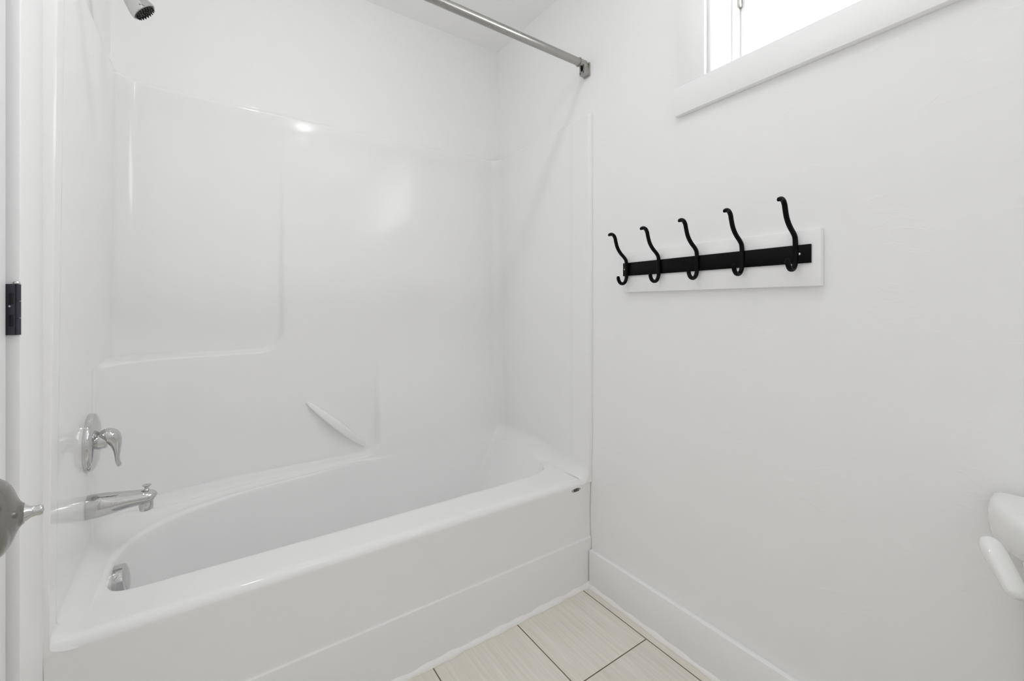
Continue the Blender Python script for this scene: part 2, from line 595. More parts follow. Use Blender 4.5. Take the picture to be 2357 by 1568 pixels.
def hinge(z0, z1):
    M = Matrix.Translation(Vector((0, 0, 0)))
    hb = bmesh.new()
    hx, hy = -1.5025, -0.2012
    # leaf turned towards the room between casing edge and door
    bm_box(hb, (hx - 0.0062, hy - 0.0035, z0), (hx + 0.0080, hy - 0.0003, z1), 0.0008, 2)
    h = bm_obj('hinge', hb, M_HINGE, door)
    h['label'] = 'dark bronze butt hinge'
    gap = (z1 - z0)
    segs = 3
    bmk = bmesh.new()
    for k in range(segs):
        a = z0 + gap * k / segs + 0.0004
        b = z0 + gap * (k + 1) / segs - 0.0004
        r = bmesh.ops.create_cone(bmk, cap_ends=True, segments=24, radius1=0.0033, radius2=0.0033, depth=b - a)
        for v in r['verts']:
            v.co += Vector((hx + 0.0080, hy - 0.0025, (a + b) / 2))
    bm_obj('knuckle', bmk, M_HINGE, h)
    bmp = bmesh.new()
    r = bmesh.ops.create_uvsphere(bmp, u_segments=20, v_segments=10, radius=0.0046)
    for v in r['verts']:
        v.co = Vector((v.co.x, v.co.y, max(v.co.z, -0.001) * 0.8)) + Vector((hx + 0.0062, hy - 0.0028, z1 + 0.0016))
    bm_obj('pin_head', bmp, M_SCREW, h)
    for (s0, s1) in ((0.17, 0.40), (0.60, 0.83)):
        box('slot', (hx - 0.0018, hy - 0.0042, z1 - gap * s1), (hx + 0.0032, hy - 0.0030, z1 - gap * s0), M_SLOT, h, bevel=0.0006)
    lathe('screw', (hx - 0.0015, hy - 0.003, z1 - gap * 0.435), (0, -1, 0), [(0, 0.0019), (0.0010, 0.0016), (0.0013, 0.0003)], M_SCREW, h, n=16)


for zc in (1.0970, 1.86, 0.24):
    hinge(zc - 0.0410, zc + 0.0410)

kpos = door_mat4() @ Vector((0.582, -0.012, 0.9530))
knob = lathe('door_knob', kpos, door_nrm,
             [(0, 0.033), (0.004, 0.033), (0.008, 0.031), (0.011, 0.017), (0.014, 0.0135), (0.024, 0.0128), (0.029, 0.0145), (0.033, 0.0200), (0.038, 0.0255),
              (0.043, 0.0286), (0.0485, 0.0298), (0.053, 0.0294), (0.057, 0.0278), (0.0605, 0.0248), (0.063, 0.0210), (0.0648, 0.0168), (0.0662, 0.0126), (0.0674, 0.0098),
              (0.0686, 0.0080), (0.0698, 0.0070)], M_KNOB, door, n=64, angle=60)
knob['label'] = 'round satin nickel door knob'
lb = lathe('lock_button', kpos + door_nrm * 0.069, door_nrm,
           [(0, 0.0062), (0.002, 0.0056), (0.004, 0.0042), (0.0065, 0.0036), (0.0085, 0.0038), (0.0098, 0.0034), (0.0104, 0.0015)], M_CHROME, knob, n=32, angle=60)

# ------------------------------------------------------------------ bathtub with moulded wall surround
tub = empty('bathtub', (-0.755, 0.34, 0.0), 'white glossy alcove bathtub with moulded three sided wall surround', 'bathtub')
XP_L, XP_R = -1.507, -0.013        # panel faces on the short walls
Y_P = 0.668                        # back panel face
Y_REC = 0.684                      # recessed upper left panel
TOP = 1.862


def arc(cx, cy, r, a0, a1, n):
    return [(cx + r * math.cos(a0 + (a1 - a0) * i / n), cy + r * math.sin(a0 + (a1 - a0) * i / n)) for i in range(n + 1)]


def resample(poly, n):
    L = [0.0]
    for p, q in zip(poly, poly[1:]):
        L.append(L[-1] + math.hypot(q[0] - p[0], q[1] - p[1]))
    out, j = [], 0
    for i in range(n + 1):
        d = L[-1] * i / n
        while j < len(poly) - 2 and L[j + 1] < d:
            j += 1
        t = (d - L[j]) / max(L[j + 1] - L[j], 1e-9)
        out.append(tuple(a + (b - a) * t for a, b in zip(poly[j], poly[j + 1])))
    return out


# columns: left wall (front->back), left corner zone, back, right corner, right wall (back->front)
n1, n2, n3, n4, n5 = 60, 110, 130, 24, 60
colA, colB = [], []                # plan of the wall above / below the corner shelf
Y_S = 0.36
seg1 = [(XP_L, Y_S * i / n1) for i in range(n1)]
colA += seg1
colB += seg1
rL = 0.062
A2 = [(XP_L, Y_S)] + [(XP_L, 0.5)] + arc(XP_L + rL, Y_REC - rL, rL, PI, PI / 2, 14) + [(-1.2, Y_REC), (-1.0, Y_REC)]
B2c = [(XP_L, Y_S), (XP_L, 0.40), (-1.503, 0.455), (-1.484, 0.518), (-1.453, 0.572), (-1.402, 0.611), (-1.345, 0.636), (-1.22, 0.657), (-1.0857, 0.6665), (-1.0, Y_P)]
B2 = catmull(B2c, 12)
# same arc-length parameter keeps the two curves facing each other
colA += resample(A2, n2)[:-1]
colB += resample(B2, n2)[:-1]
rR = 0.046
XB0, XB1 = -1.0, XP_R - rR
seg3 = [(XB0 + (XB1 - XB0) * i / n3, Y_P) for i in range(n3)]
colA += seg3
colB += seg3
seg4 = arc(XB1, Y_P - rR, rR, PI / 2, 0, n4)[:-1]
colA += seg4
colB += seg4
seg5 = [(XP_R, (Y_P - rR) * (1 - i / n5)) for i in range(n5 + 1)]
colA += seg5
colB += seg5
NC = len(colA)

# inner rim of the basin (E) matched to those columns: knots (x, y, z_of_rim, z_where_the_wall_leaves)
def rim_for(i):
    x, y = colB[i]
    if i < n1:                                   # left wall
        t = y
        ex = -1.462
        zr = 0.4364 - 0.0114 * sstep(0, 1, (0.25 - t) / 0.226) if t < 0.25 else 0.4364 + 0.0011 * sstep_lin(0.25, 0.3, t)
        return (ex, min(y, 0.30), zr, 0.440 + 0.034 * sstep(0.0, 0.3, t), 1)
    return None


KN = [(n1, (-1.462, 0.300, 0.4375, 0.474, 1)), (n1 + 26, (-1.449, 0.362, 0.4390, 0.472, 1)), (n1 + 45, (-1.416, 0.430, 0.441, 0.466, 1)),
      (n1 + 58, (-1.3585, 0.489, 0.444, 0.460, 1)), (n1 + 72, (-1.283, 0.526, 0.447, 0.458, 1)), (n1 + 88, (-1.147, 0.562, 0.450, 0.458, 1)),
      (n1 + n2, (-0.955, 0.584, 0.452, 0.459, 1)), (n1 + n2 + 18, (-0.83, 0.598, 0.453, 0.459, 1)), (n1 + n2 + 34, (-0.725, 0.617, 0.450, 0.457, 0.8)),
      (n1 + n2 + 48, (-0.637, 0.6270, 0.444, 0.457, 0.3)), (n1 + n2 + 62, (-0.545, 0.6295, 0.440, 0.468, 0.0)), (n1 + n2 + 90, (-0.35, 0.6295, 0.440, 0.478, 0.0)),
      (n1 + n2 + n3 - 14, (-0.165, 0.6275, 0.442, 0.496, 0.0)), (n1 + n2 + n3, (-0.0850, 0.616, 0.442, 0.506, 0.0)), (n1 + n2 + n3 + 12, (-0.0600, 0.592, 0.442, 0.512, 0.0)), (n1 + n2 + n3 + n4, (-0.0560, 0.550, 0.442, 0.514, 0.0)),
      (n1 + n2 + n3 + n4 + 20, (-0.0560, 0.40, 0.441, 0.512, 0.0)), (n1 + n2 + n3 + n4 + 31, (-0.0560, 0.300, 0.438, 0.506, 0.25)), (n1 + n2 + n3 + n4 + 39, (-0.053, 0.225, 0.430, 0.485, 1)), (n1 + n2 + n3 + n4 + 52, (-0.056, 0.085, 0.427, 0.480, 1)), (NC - 1, (-0.055, 0.0, 0.4265, 0.470, 1))]


def knot_eval(i):
    for (a, pa), (b, pb) in zip(KN, KN[1:]):
        if a <= i <= b:
            t = (i - a) / (b - a)
            k = KN.index((a, pa))
            p0 = KN[max(k - 1, 0)][1]
            a0 = KN[max(k - 1, 0)][0]
            p3 = KN[min(k + 2, len(KN) - 1)][1]
            a3 = KN[min(k + 2, len(KN) - 1)][0]
            out = []
            for q0, q1, q2, q3 in zip(p0, pa, pb, p3):
                m1 = (q2 - q0) / max(b - a0, 1) * (b - a)
                m2 = (q3 - q1) / max(a3 - a, 1) * (b - a)
                t2, t3 = t * t, t * t * t
                out.append((2 * t3 - 3 * t2 + 1) * q1 + (t3 - 2 * t2 + t) * m1 + (-2 * t3 + 3 * t2) * q2 + (t3 - t2) * m2)
            return tuple(out)
    return KN[-1][1]


RIM = [rim_for(i) or knot_eval(i) for i in range(NC)]


def nose(y):
    """height of the rounded front of the rim"""
    return 0.405 + 0.0203 * math.sqrt(max(0.0, 1 - (max(0.024 - y, 0.0) / 0.0235) ** 2))


for i in range(NC):
    if colB[i][1] < 0.0245 and (i < n1 or i > NC - n5 - 2):
        ex, ey, ez, zl, q_ = RIM[i]
        d_ = max(0.0, 0.4252 - nose(colB[i][1]))
        RIM[i] = (ex, ey, ez - d_, zl - d_, q_)


def sd_box(x, z, xr, z0, r):
    """signed distance to the region x < xr, z > z0 with a rounded corner"""
    qx, qz = x - xr + r, (z0 + r) - z
    return math.hypot(max(qx, 0), max(qz, 0)) + min(max(qx, qz), 0.0) - r


def wall_pt(i, z):
    ax, ay = colA[i]
    bx, by = colB[i]
    # lean of the back panel towards the basin, absent in the recess with the grab bar
    ex, ey = RIM[i][0], RIM[i][1]
    lean = 0.036 * (1 - sstep(0.44, 1.0, z)) ** 1.15
    xm = (ax + bx) / 2
    inrec = sstep(-0.008, 0.008, -sd_box(xm, z, -0.643, 0.467, 0.072)) if i >= n1 else 1.0
    onback = sstep(0.0, 1.0, (by - 0.45) / (Y_P - 0.47)) if i >= n1 + n2 else 0.0
    wl = 0.62 * sstep(n1, n1 + 45, i)                  # ledge side: towards the basin edge
    wr = sstep(-0.80, -0.66, bx) if i >= n1 + n2 else 0.0
    sx = (ex - bx) * wl * (1 - wr)
    sy = (ey - by) * wl * (1 - wr) - lean * onback * wr
    px, py = bx + sx * (1 - inrec), by + sy * (1 - inrec)
    if i >= n1:
        back_w = sstep(0.60, Y_P, by)
        py += 0.015 * sstep_lin(1.0, TOP, z) * back_w
    px += 0.013 * sstep_lin(0.5, TOP, z) * (1 - min(max((bx - XP_L) / 0.25, 0), 1))      # draft of the left panel
    ax += 0.013 * sstep_lin(0.5, TOP, z) * (1 - min(max((ax - XP_L) / 0.25, 0), 1))
    # upper left recess
    m = sstep(-0.0085, 0.0085, -sd_box(xm, z, -1.014, 0.931, 0.085)) if i < n1 + n2 + 10 else 0.0
    if m > 0:
        px, py = px + (ax - px) * m, py + (ay - py) * m
    # slightly proud border strip at both front edges
    if i < n1:
        px += 0.0035 * (1 - sstep(0.050, 0.060, ay))
    if i >= NC - n5 - 1:
        px -= 0.0035 * (1 - sstep(0.098, 0.108, ay))
    # rolled top lip
    lip = 0.006 * (1 - math.sqrt(max(0.0, 1 - sstep(TOP - 0.008, TOP, z) ** 2)))
    if i < n1 + 40:
        px -= lip
    elif i > NC - n5 - 6:
        px += lip
    else:
        py += lip
    return px, py


def top_at(i):
    x, y = colA[i]
    if i >= n1 + n2 - 60 and i < NC - n5:
        # the top edge dips a little along the long side
        return TOP - 0.006 * (1 - sstep(-0.5, 0.0, x)) * sstep(-1.5, -1.3, x)
    return TOP


zs = []
z = 1.0
zrel = [TOP - 0.0004 * k ** 2 for k in range(0, 6)]
zrel += [TOP - 0.012 - (TOP - 0.012 - 0.965) * k / 70 for k in range(1, 71)]
zrel += [0.965 - (0.965 - 0.900) * k / 34 for k in range(1, 35)]
zrel += [0.900 - (0.900 - 0.56) * k / 60 for k in range(1, 61)]
NR1 = len(zrel)
NR2 = 26                           # from z = .56 down to the point where the wall leaves
NR3 = 16                           # cove out to the rim
vv, ff = [], []
for i in range(NC):
    ex, ey, ez, zl, q_ = RIM[i]
    dz = top_at(i) - TOP
    for z in zrel:
        px, py = wall_pt(i, z)
        vv.append((px, py, z + dz * sstep(1.5, TOP, z)))
    for k in range(1, NR2 + 1):
        z = 0.56 + (zl - 0.56) * k / NR2
        px, py = wall_pt(i, z)
        vv.append((px, py, z))
    px, py = wall_pt(i, zl)
    for k in range(1, NR3 + 1):
        a = k / NR3 * PI / 2
        t_, qq = k / NR3, min(max(q_, 0.0), 1.0)
        h = (1 - math.cos(a)) * qq + t_ * t_ * (1 - qq)
        vv.append((px + (ex - px) * h, py + (ey - py) * h, zl - (zl - ez) * (math.sin(a) * qq + t_ * (1 - qq))))
NR = NR1 + NR2 + NR3
for i in range(NC - 1):
    for k in range(NR - 1):
        a = i * NR + k
        ff.append((a, a + 1, a + NR + 1, a + NR))
# top cap to the wall and the two front edges
base = len(vv)
for i in range(NC):
    x, y = colA[i]
    if i < n1 + 40:
        vv.append((XL + 0.0005, y, TOP))
    elif i > NC - n5 - 6:
        vv.append((XR - 0.0005, y, TOP))
    else:
        vv.append((x, YB - 0.0005, TOP))
for i in range(NC - 1):
    ff.append((i * NR, (i + 1) * NR, base + i + 1, base + i))
for (i, xw) in ((0, XL + 0.0005), (NC - 1, XR - 0.0005)):
    b2 = len(vv)
    for k in range(NR):
        x, y, z = vv[i * NR + k]
        vv.append((x + (xw - x) * 0.25, -0.0035 * sstep(0.45, 0.6, z), z))
        vv.append((xw, -0.0045 * sstep(0.45, 0.6, z), z))
    for k in range(NR - 1):
        a = i * NR + k
        c = b2 + 2 * k
        ff.append((a, a + 1, c + 2, c))
        ff.append((c, c + 2, c + 3, c + 1))
sur = mesh_obj('wall_surround', vv, ff, M_TUB, tub, angle=60)

# --- basin, front rim and apron (one mesh)
i0 = n1 - 10
while colB[i0][1] > 0.30:
    i0 -= 1
iL = next(i for i in range(NC) if RIM[i][1] >= 0.25 - 1e-6)
iR = max(i for i in range(NC) if RIM[i][1] >= 0.235)
back_ring = [(*RIM[i][:3], RIM[i][4]) for i in range(iL, iR + 1)]
EfK = [back_ring[0][:3], (-1.459, 0.212, 0.4325), (-1.453, 0.174, 0.4300), (-1.434, 0.146, 0.4275), (-1.396, 0.1365, 0.4255), (-1.30, 0.1365, 0.4248), (-1.0, 0.137, 0.4245), (-0.7, 0.1385, 0.4245),
       (-0.4, 0.142, 0.4245), (-0.24, 0.145, 0.4248), (-0.155, 0.151, 0.4255), (-0.100, 0.170, 0.427), (-0.070, 0.200, 0.4285), back_ring[-1][:3]]
Ef = [(*p, 1.0) for p in catmull(EfK, 10)]
ring = back_ring + Ef[::-1][1:-1]
NRG = len(ring)
XE0, XE1, YE0, YE1 = -1.462, -0.055, 0.137, 0.63
XF0, XF1, YF0_, YF1_ = -1.425, -0.40, 0.200, 0.575
ZFL = 0.10


def to_floor(x, y):
    nx, ny = (x - XE0) / (XE1 - XE0), (y - YE0) / (YE1 - YE0)
    return XF0 + (XF1 - XF0) * nx, YF0_ + (YF1_ - YF0_) * ny


prof = [(0.0, 0.0)]
for k in range(1, 7):
    a = k / 6 * math.radians(72)
    prof.append((0.017 * math.sin(a), 0.017 * (1 - math.cos(a))))     # absolute roll-over, metres
vv2, ff2 = [], []
rows = []
for (x, y, z, q_) in ring:
    q_ = min(max(q_, 0.0), 1.0)
    fx, fy = to_floor(x, y)
    d = math.hypot(fx - x, fy - y)
    ux, uy = (fx - x) / d, (fy - y) / d
    slope = 1.22 * (z - ZFL) / (0.74 * d)
    col = []
    for (h, dz) in prof:
        h0 = h * q_ + h / math.sqrt(1 + slope * slope) * (1 - q_)
        d0 = dz * q_ + h * slope / math.sqrt(1 + slope * slope) * (1 - q_)
        col.append((x + ux * h0, y + uy * h0, z - d0))
    hx, hz = h0, d0
    x1, y1, z1 = x + ux * hx, y + uy * hx, z - hz
    rem = d - hx
    for k in range(1, 25):
        t = k / 24
        # straight wall then a soft turn into the floor
        hh = 0.74 * t if t < 0.75 else 0.555 + (1 - 0.555) * (1 - math.cos((t - 0.75) / 0.25 * PI / 2)) ** 0.9
        zz = t * 1.22 if t < 0.75 else 0.915 + 0.085 * math.sin((t - 0.75) / 0.25 * PI / 2)
        col.append((x1 + ux * rem * hh, y1 + uy * rem * hh, z1 + (ZFL - z1) * zz))
    for k in range(1, 6):
        s = 1 - k / 5
        cx_, cy_ = -0.9, 0.35
        col.append((cx_ + (fx - cx_) * s, cy_ + (fy - cy_) * s, ZFL - 0.002 * k))
    rows.append(col)
NV = len(rows[0])
for col in rows:
    vv2 += col
for i in range(NRG):
    j = (i + 1) % NRG
    for k in range(NV - 1):
        ff2.append((i * NV + k, j * NV + k, j * NV + k + 1, i * NV + k + 1))
# rim deck between the inner edge and the rounded front
off = len(vv2)
NE = len(Ef)
NK = 8
YRO = 0.024
for n_, (x, y, z, q_) in enumerate(Ef):
    t = n_ / (NE - 1)
    ox = x if 0.1 < t < 0.9 else x
    for k in range(NK + 1):
        s = k / NK
        vv2.append((x, y + (YRO - y) * s, z + (0.4250 - z) * sstep(0, 1, s)))
for n_ in range(NE - 1):
    for k in range(NK):
        a = off + n_ * (NK + 1) + k
        ff2.append((a, a + 1, a + NK + 2, a + NK + 1))
# apron: rounded nose, flat face with a shallow step, toe
ap = [(YRO, 0.4250)]
for k in range(1, 11):
    a = k / 10 * PI / 2
    ap.append((YRO - 0.020 * math.sin(a) - 0.003 * k / 10, 0.4250 - 0.020 * (1 - math.cos(a))))
ap += [(0.0016, 0.398), (0.0024, 0.380), (0.0045, 0.33), (0.0052, 0.25), (0.0052, 0.198), (0.0050, 0.1915), (0.0042, 0.1895), (0.0022, 0.1880), (0.0012, 0.1866), (0.0010, 0.184), (0.0010, 0.10), (0.0010, 0.0)]
xs = [XL + 0.001, -1.48, -1.462] + [-1.462 + (1.462 - 0.055) * k / 40 for k in range(1, 41)] + [-0.03, -0.0015]
off = len(vv2)
for x in xs:
    e = sstep(-0.05, -0.0015, x) + sstep(-1.49, XL, x) * 0
    for (y, z) in ap:
        vv2.append((x, y + 0.004 * e * (1 if z > 0.2 else 0.3), z))
NA = len(ap)
for i in range(len(xs) - 1):
    for k in range(NA - 1):
        a = off + i * NA + k
        ff2.append((a, a + 1, a + NA + 1, a + NA))
basin = mesh_obj('tub', vv2, ff2, M_TUB, tub, angle=60, weld=True)

# grab ridge: a long lens-shaped bar moulded on the recessed panel
gp0, gp1 = Vector((-0.925, Y_P, 0.716)), Vector((-0.695, Y_P, 0.500))
path = []
for k in range(41):
    t = k / 40
    p = gp0.lerp(gp1, t)
    w = (math.sin(PI * min(max(t, 0.004), 0.996))) ** 0.42
    bulge = math.sin(PI * t) ** 0.8
    path.append((p.x, p.y + 0.004 - 0.022 * bulge, p.z, 0.0165 * w + 0.0004, 0.005 + 0.013 * w))
v, f = tube_geo(path, Vector((gp1.z - gp0.z, 0, -(gp1.x - gp0.x))).normalized(), n=32, square=0.45)
mesh_obj('grab_bar', v, f, M_TUB, tub, angle=60)

# caulk bead at the foot of the apron
vv3, ff3 = [], []
NB = 120
prf = [(0.002, 0.0135), (-0.0050, 0.0120), (-0.0098, 0.0070), (-0.0118, 0.0004)]
for i in range(NB + 1):
    x = XL + 0.004 + (-0.012 - XL - 0.004) * i / NB
    w = 1 + 0.16 * math.sin(i * 0.9) + 0.14 * math.sin(i * 0.37 + 1)
    for (y, z) in prf:
        vv3.append((x, y * w if y < 0 else y, z * w))
for i in range(NB):
    for k in range(3):
        a = i * 4 + k
        ff3.append((a, a + 1, a + 5, a + 4))
mesh_obj('caulk_bead', vv3, ff3, M_CAULK, tub)

# small black oval badge with letter strokes on the apron
bx, bz, by = -0.0825, 0.3925, 0.0020
bm = bmesh.new()
NO = 48
va, vb = [], []
for k in range(NO):
    t = 2 * PI * k / NO
    va.append(bm.verts.new((bx + 0.0215 * math.cos(t), by - 0.0008, bz + 0.0066 * math.sin(t))))
    vb.append(bm.verts.new((bx + 0.0190 * math.cos(t), by - 0.0008, bz + 0.0050 * math.sin(t))))
for k in range(NO):
    bm.faces.new((va[k], va[(k + 1) % NO], vb[(k + 1) % NO], vb[k]))
for k, (dx, h, w) in enumerate(((-0.0125, 0.0064, 0.0036), (-0.0070, 0.0082, 0.0030), (-0.0018, 0.0086, 0.0032), (0.0036, 0.0088, 0.0030), (0.0090, 0.0082, 0.0034))):
    bm_box(bm, (bx + dx - 0.0004, by - 0.0009, bz - h / 2), (bx + dx + w + 0.0004, by - 0.0004, bz + h / 2))
o = bm_obj('badge', bm, M_BADGE, tub, smooth=False)
o['label'] = 'small black oval badge'

# ------------------------------------------------------------------ shower fittings on the left panel
YV = 0.335
valve = empty('shower_valve', (XP_L, YV, 0.744), 'chrome shower valve with round plate and curved lever above tub spout', 'valve')
lathe('escutcheon', (XP_L, YV, 0.744), (1, 0, 0), [(0, 0.0745), (0.008, 0.0750), (0.0125, 0.0742), (0.0160, 0.0715), (0.0185, 0.066), (0.0210, 0.052), (0.0225, 0.036), (0.0230, 0.022)], M_CHROME, valve, n=72)
lathe('sleeve', (XP_L + 0.021, YV, 0.744), (1, 0, 0), [(0, 0.0215), (0.008, 0.0210), (0.014, 0.0205), (0.019, 0.0195)], M_CHROME, valve, n=48)
hpts = [(-1.478, 0.748, .013, .013), (-1.472, 0.754, .0205, .019), (-1.463, 0.7545, .0225, .021), (-1.4555, 0.746, .0200, .0175), (-1.4510, 0.732, .0155, .0125), (-1.4490, 0.716, .0110, .0082),
        (-1.4485, 0.702, .0082, .0058), (-1.4480, 0.690, .0075, .0052), (-1.4460, 0.680, .0082, .0055), (-1.4435, 0.673, .0072, .0048), (-1.4425, 0.671, .003, .002)]
v, f = tube_geo([(x, YV, z, ra, rb) for (x, z, ra, rb) in catmull(hpts, 5)], (0, 1, 0), n=28)
mesh_obj('lever', v, f, M_CHROME, valve, angle=70)

spout = empty('tub_spout', (XP_L, 0.328, 0.576), 'chrome tub spout with a diverter knob on its tip', 'spout')
sp = [(-1.5065, .5765, .0300, .0300), (-1.5050, .5765, .0308, .0308), (-1.485, .5765, .0307, .0305), (-1.467, .5768, .0298, .0286), (-1.448, .5772, .0282, .0258), (-1.428, .5775, .0260, .0230),
      (-1.408, .5772, .0240, .0208), (-1.392, .5765, .0224, .0196), (-1.381, .5748, .0206, .0182), (-1.3735, .5720, .0170, .0152), (-1.3700, .5695, .0105, .0095), (-1.3690, .569, .002, .002)]
v, f = tube_geo([(x, 0.328, z, ra, rb) for (x, z, ra, rb) in catmull(sp, 5)], (0, 1, 0), n=40)
mesh_obj('spout_body', v, f, M_CHROME, spout, angle=55)
lathe('nozzle', (-1.3890, 0.328, 0.5745), (0.06, 0, -1), [(0, 0.0165), (0.020, 0.0160), (0.032, 0.0155), (0.034, 0.0145), (0.034, 0.0125), (0.022, 0.012)], M_CHROME, spout, n=40)
dv = lathe('diverter_knob', (-1.3870, 0.328, 0.5925), (0.05, 0, 1), [(0, 0.0078), (0.003, 0.0070), (0.006, 0.0042), (0.010, 0.0045), (0.0125, 0.0085), (0.0145, 0.0105), (0.0162, 0.0100), (0.017, 0.004)], M_CHROME, spout, n=32)

# overflow plate on the sloping end of the basin
OV = Vector((-1.4525, 0.290, 0.380))
ovx = Vector((0.97, -0.02, 0.14)).normalized()
ov = empty('overflow_plate', OV, 'round chrome overflow cover inside the tub below the spout', 'overflow')
lathe('cover', OV, ovx, [(0, 0.0395), (0.022, 0.0390), (0.028, 0.0375), (0.031, 0.0335), (0.0325, 0.024), (0.033, 0.010)], M_CHROME, ov, n=64)
lathe('screw', OV + ovx * 0.032, ovx, [(0, 0.0042), (0.0014, 0.0038), (0.002, 0.002)], M_CHROME, ov, n=20)

# shower head hanging from its arm
head = empty('showerhead', (XP_L, 0.33, 2.04), 'chrome shower head hanging high on the left panel', 'shower head')
HC = Vector((-1.3905, 0.33, 1.9135))           # centre of the spray face
hax = Vector((0.74, 0.08, -0.76)).normalized()  # spray direction
lathe('bell', HC - hax * 0.072, hax, [(0, 0.0125), (0.006, 0.0145), (0.012, 0.0150), (0.020, 0.0175), (0.034, 0.0225), (0.048, 0.0275), (0.058, 0.0305), (0.066, 0.0318), (0.070, 0.0316), (0.0715, 0.030), (0.070, 0.028)],
      M_CHROME, head, n=56)
fc = lathe('spray_face', HC - hax * 0.004, hax, [(0, 0.0290), (0.002, 0.0288), (0.003, 0.027), (0.0045, 0.015), (0.005, 0.002)], M_NOZZLE, head, n=48)
fc['label'] = 'dark spray face with rings of nozzles'
a_, x_, y_ = frame_from(hax)
bm = bmesh.new()
for (rr, nn) in ((0.0235, 20), (0.0165, 14), (0.0095, 8), (0.003, 3)):
    for k in range(nn):
        t = 2 * PI * k / nn
        r = bmesh.ops.create_cone(bm, cap_ends=True, segments=8, radius1=0.0022, radius2=0.0013, depth=0.006)
        q = Vector((0, 0, 1)).rotation_difference(a_)
        c = HC + hax * (0.002 - 0.03 * rr * 0) + (x_ * math.cos(t) + y_ * math.sin(t)) * rr
        for v in r['verts']:
            v.co = q @ v.co + c
bm_obj('nozzles', bm, M_SLOT, fc)
HB = HC - hax * 0.072
ball = bmesh.new()
r = bmesh.ops.create_uvsphere(ball, u_segments=24, v_segments=14, radius=0.0135)
for v in r['verts']:
    v.co += HB - hax * 0.006
bm_obj('swivel_ball', ball, M_CHROME, head)
armp = [(XP_L - 0.012, 0.33, 2.035), (-1.485, 0.33, 2.037), (-1.473, 0.332, 2.032), (HB.x - 0.012, 0.342, HB.z + 0.022), tuple(HB - hax * 0.008)]
v, f = tube_geo([(*p, .0105, .0105) for p in catmull(armp, 8)], (0, 1, 0), n=20)
mesh_obj('arm', v, f, M_CHROME, head, angle=60)
lathe('flange', (XL, 0.33, 2.036), (1, 0, 0), [(0, 0.030), (0.006, 0.029), (0.011, 0.022), (0.014, 0.0125)], M_CHROME, head, n=40)

# ------------------------------------------------------------------ shower curtain rod
YR, ZR = 0.0243, 2.067
rod = empty('shower_curtain_rod', (-0.75, YR, ZR), 'brushed nickel shower curtain rod above the front of the tub', 'curtain rod')
lathe('rod', (XL + 0.03, YR, ZR), (1, 0, 0), [(0, 0.0145), (0.5, 0.0145), (1.0, 0.0145), (1.452, 0.0145)], M_NICKEL, rod, n=40)


def rod_bracket(xw, s):
    """wall plate with a slotted hanger block; s = +1 when the wall is at greater x"""
    bmw = bmesh.new()
    bm_box(bmw, (min(xw, xw - s * 0.006), YR - 0.017, ZR - 0.048), (max(xw, xw - s * 0.006), YR + 0.017, ZR + 0.006), 0.0015, 2)
    br = bm_obj('bracket', bmw, M_NICKEL, rod)
    bmc = bmesh.new()
    x0, x1 = sorted((xw - s * 0.005, xw - s * 0.030))
    bm_box(bmc, (x0, YR - 0.014, ZR - 0.042), (x1, YR - 0.006, ZR - 0.002), 0.0012, 2)
    bm_box(bmc, (x0, YR + 0.006, ZR - 0.042), (x1, YR + 0.014, ZR - 0.002), 0.0012, 2)
    bm_box(bmc, (x0, YR - 0.0145, ZR - 0.046), (x1, YR + 0.0145, ZR - 0.030), 0.003, 3)
    bm_obj('hanger_block', bmc, M_NICKEL, br)
    lathe('collar', (xw - s * 0.048, YR, ZR), (s, 0, 0), [(0, 0.0175), (0.002, 0.0178), (0.003, 0.0150), (0.010, 0.0152), (0.034, 0.0150), (0.040, 0.012)], M_NICKEL, br, n=40)


rod_bracket(XR - 0.0005, 1)
rod_bracket(XL + 0.0005, -1)

# ------------------------------------------------------------------ coat hooks on their white board
o = box('mounting_board', (-0.0185, -0.793, 1.1525), (-0.0002, -0.1755, 1.2940), M_TRIM, bevel=0.0018)
o['label'] = 'white painted board on the wall behind the black coat hook rail'
o['category'] = 'board'

rack = empty('coat_hook_rail', (-0.0185, -0.475, 1.233), 'black metal rail with five coat hooks on a white board', 'coat rack')
# steel strip with its ends turned back to the board
bm = bmesh.new()
bm_box(bm, (-0.0245, -0.772, 1.2100), (-0.0200, -0.181, 1.2565), 0.0012, 2)
bm_box(bm, (-0.0240, -0.7735, 1.2100), (-0.0186, -0.7690, 1.2565), 0.0008, 2)
bm_box(bm, (-0.0240, -0.1840, 1.2100), (-0.0186, -0.1795, 1.2565), 0.0008, 2)
bm_obj('rail_strip', bm, M_BLACK, rack)
for y in (-0.748, -0.189):
    lathe('screw', (-0.0244, y, 1.2335), (-1, 0, 0), [(0, 0.0036), (0.001, 0.0032), (0.0016, 0.001)], M_SCREW, rack, n=20)
hook_up = [(0.0275, 1.2180), (0.0275, 1.2400), (0.0275, 1.2620), (0.0300, 1.2765), (0.0400, 1.2870), (0.0540, 1.2970), (0.0665, 1.3085), (0.0760, 1.3220), (0.0822, 1.3380), (0.0868, 1.3520), (0.0950, 1.3605), (0.1065, 1.3625), (0.1175, 1.3580)]
hook_lo = [(0.0275, 1.2450), (0.0272, 1.2280), (0.0285, 1.2120), (0.0360, 1.1990), (0.0480, 1.1935), (0.0600, 1.1965), (0.0680, 1.2060), (0.0710, 1.2190)]


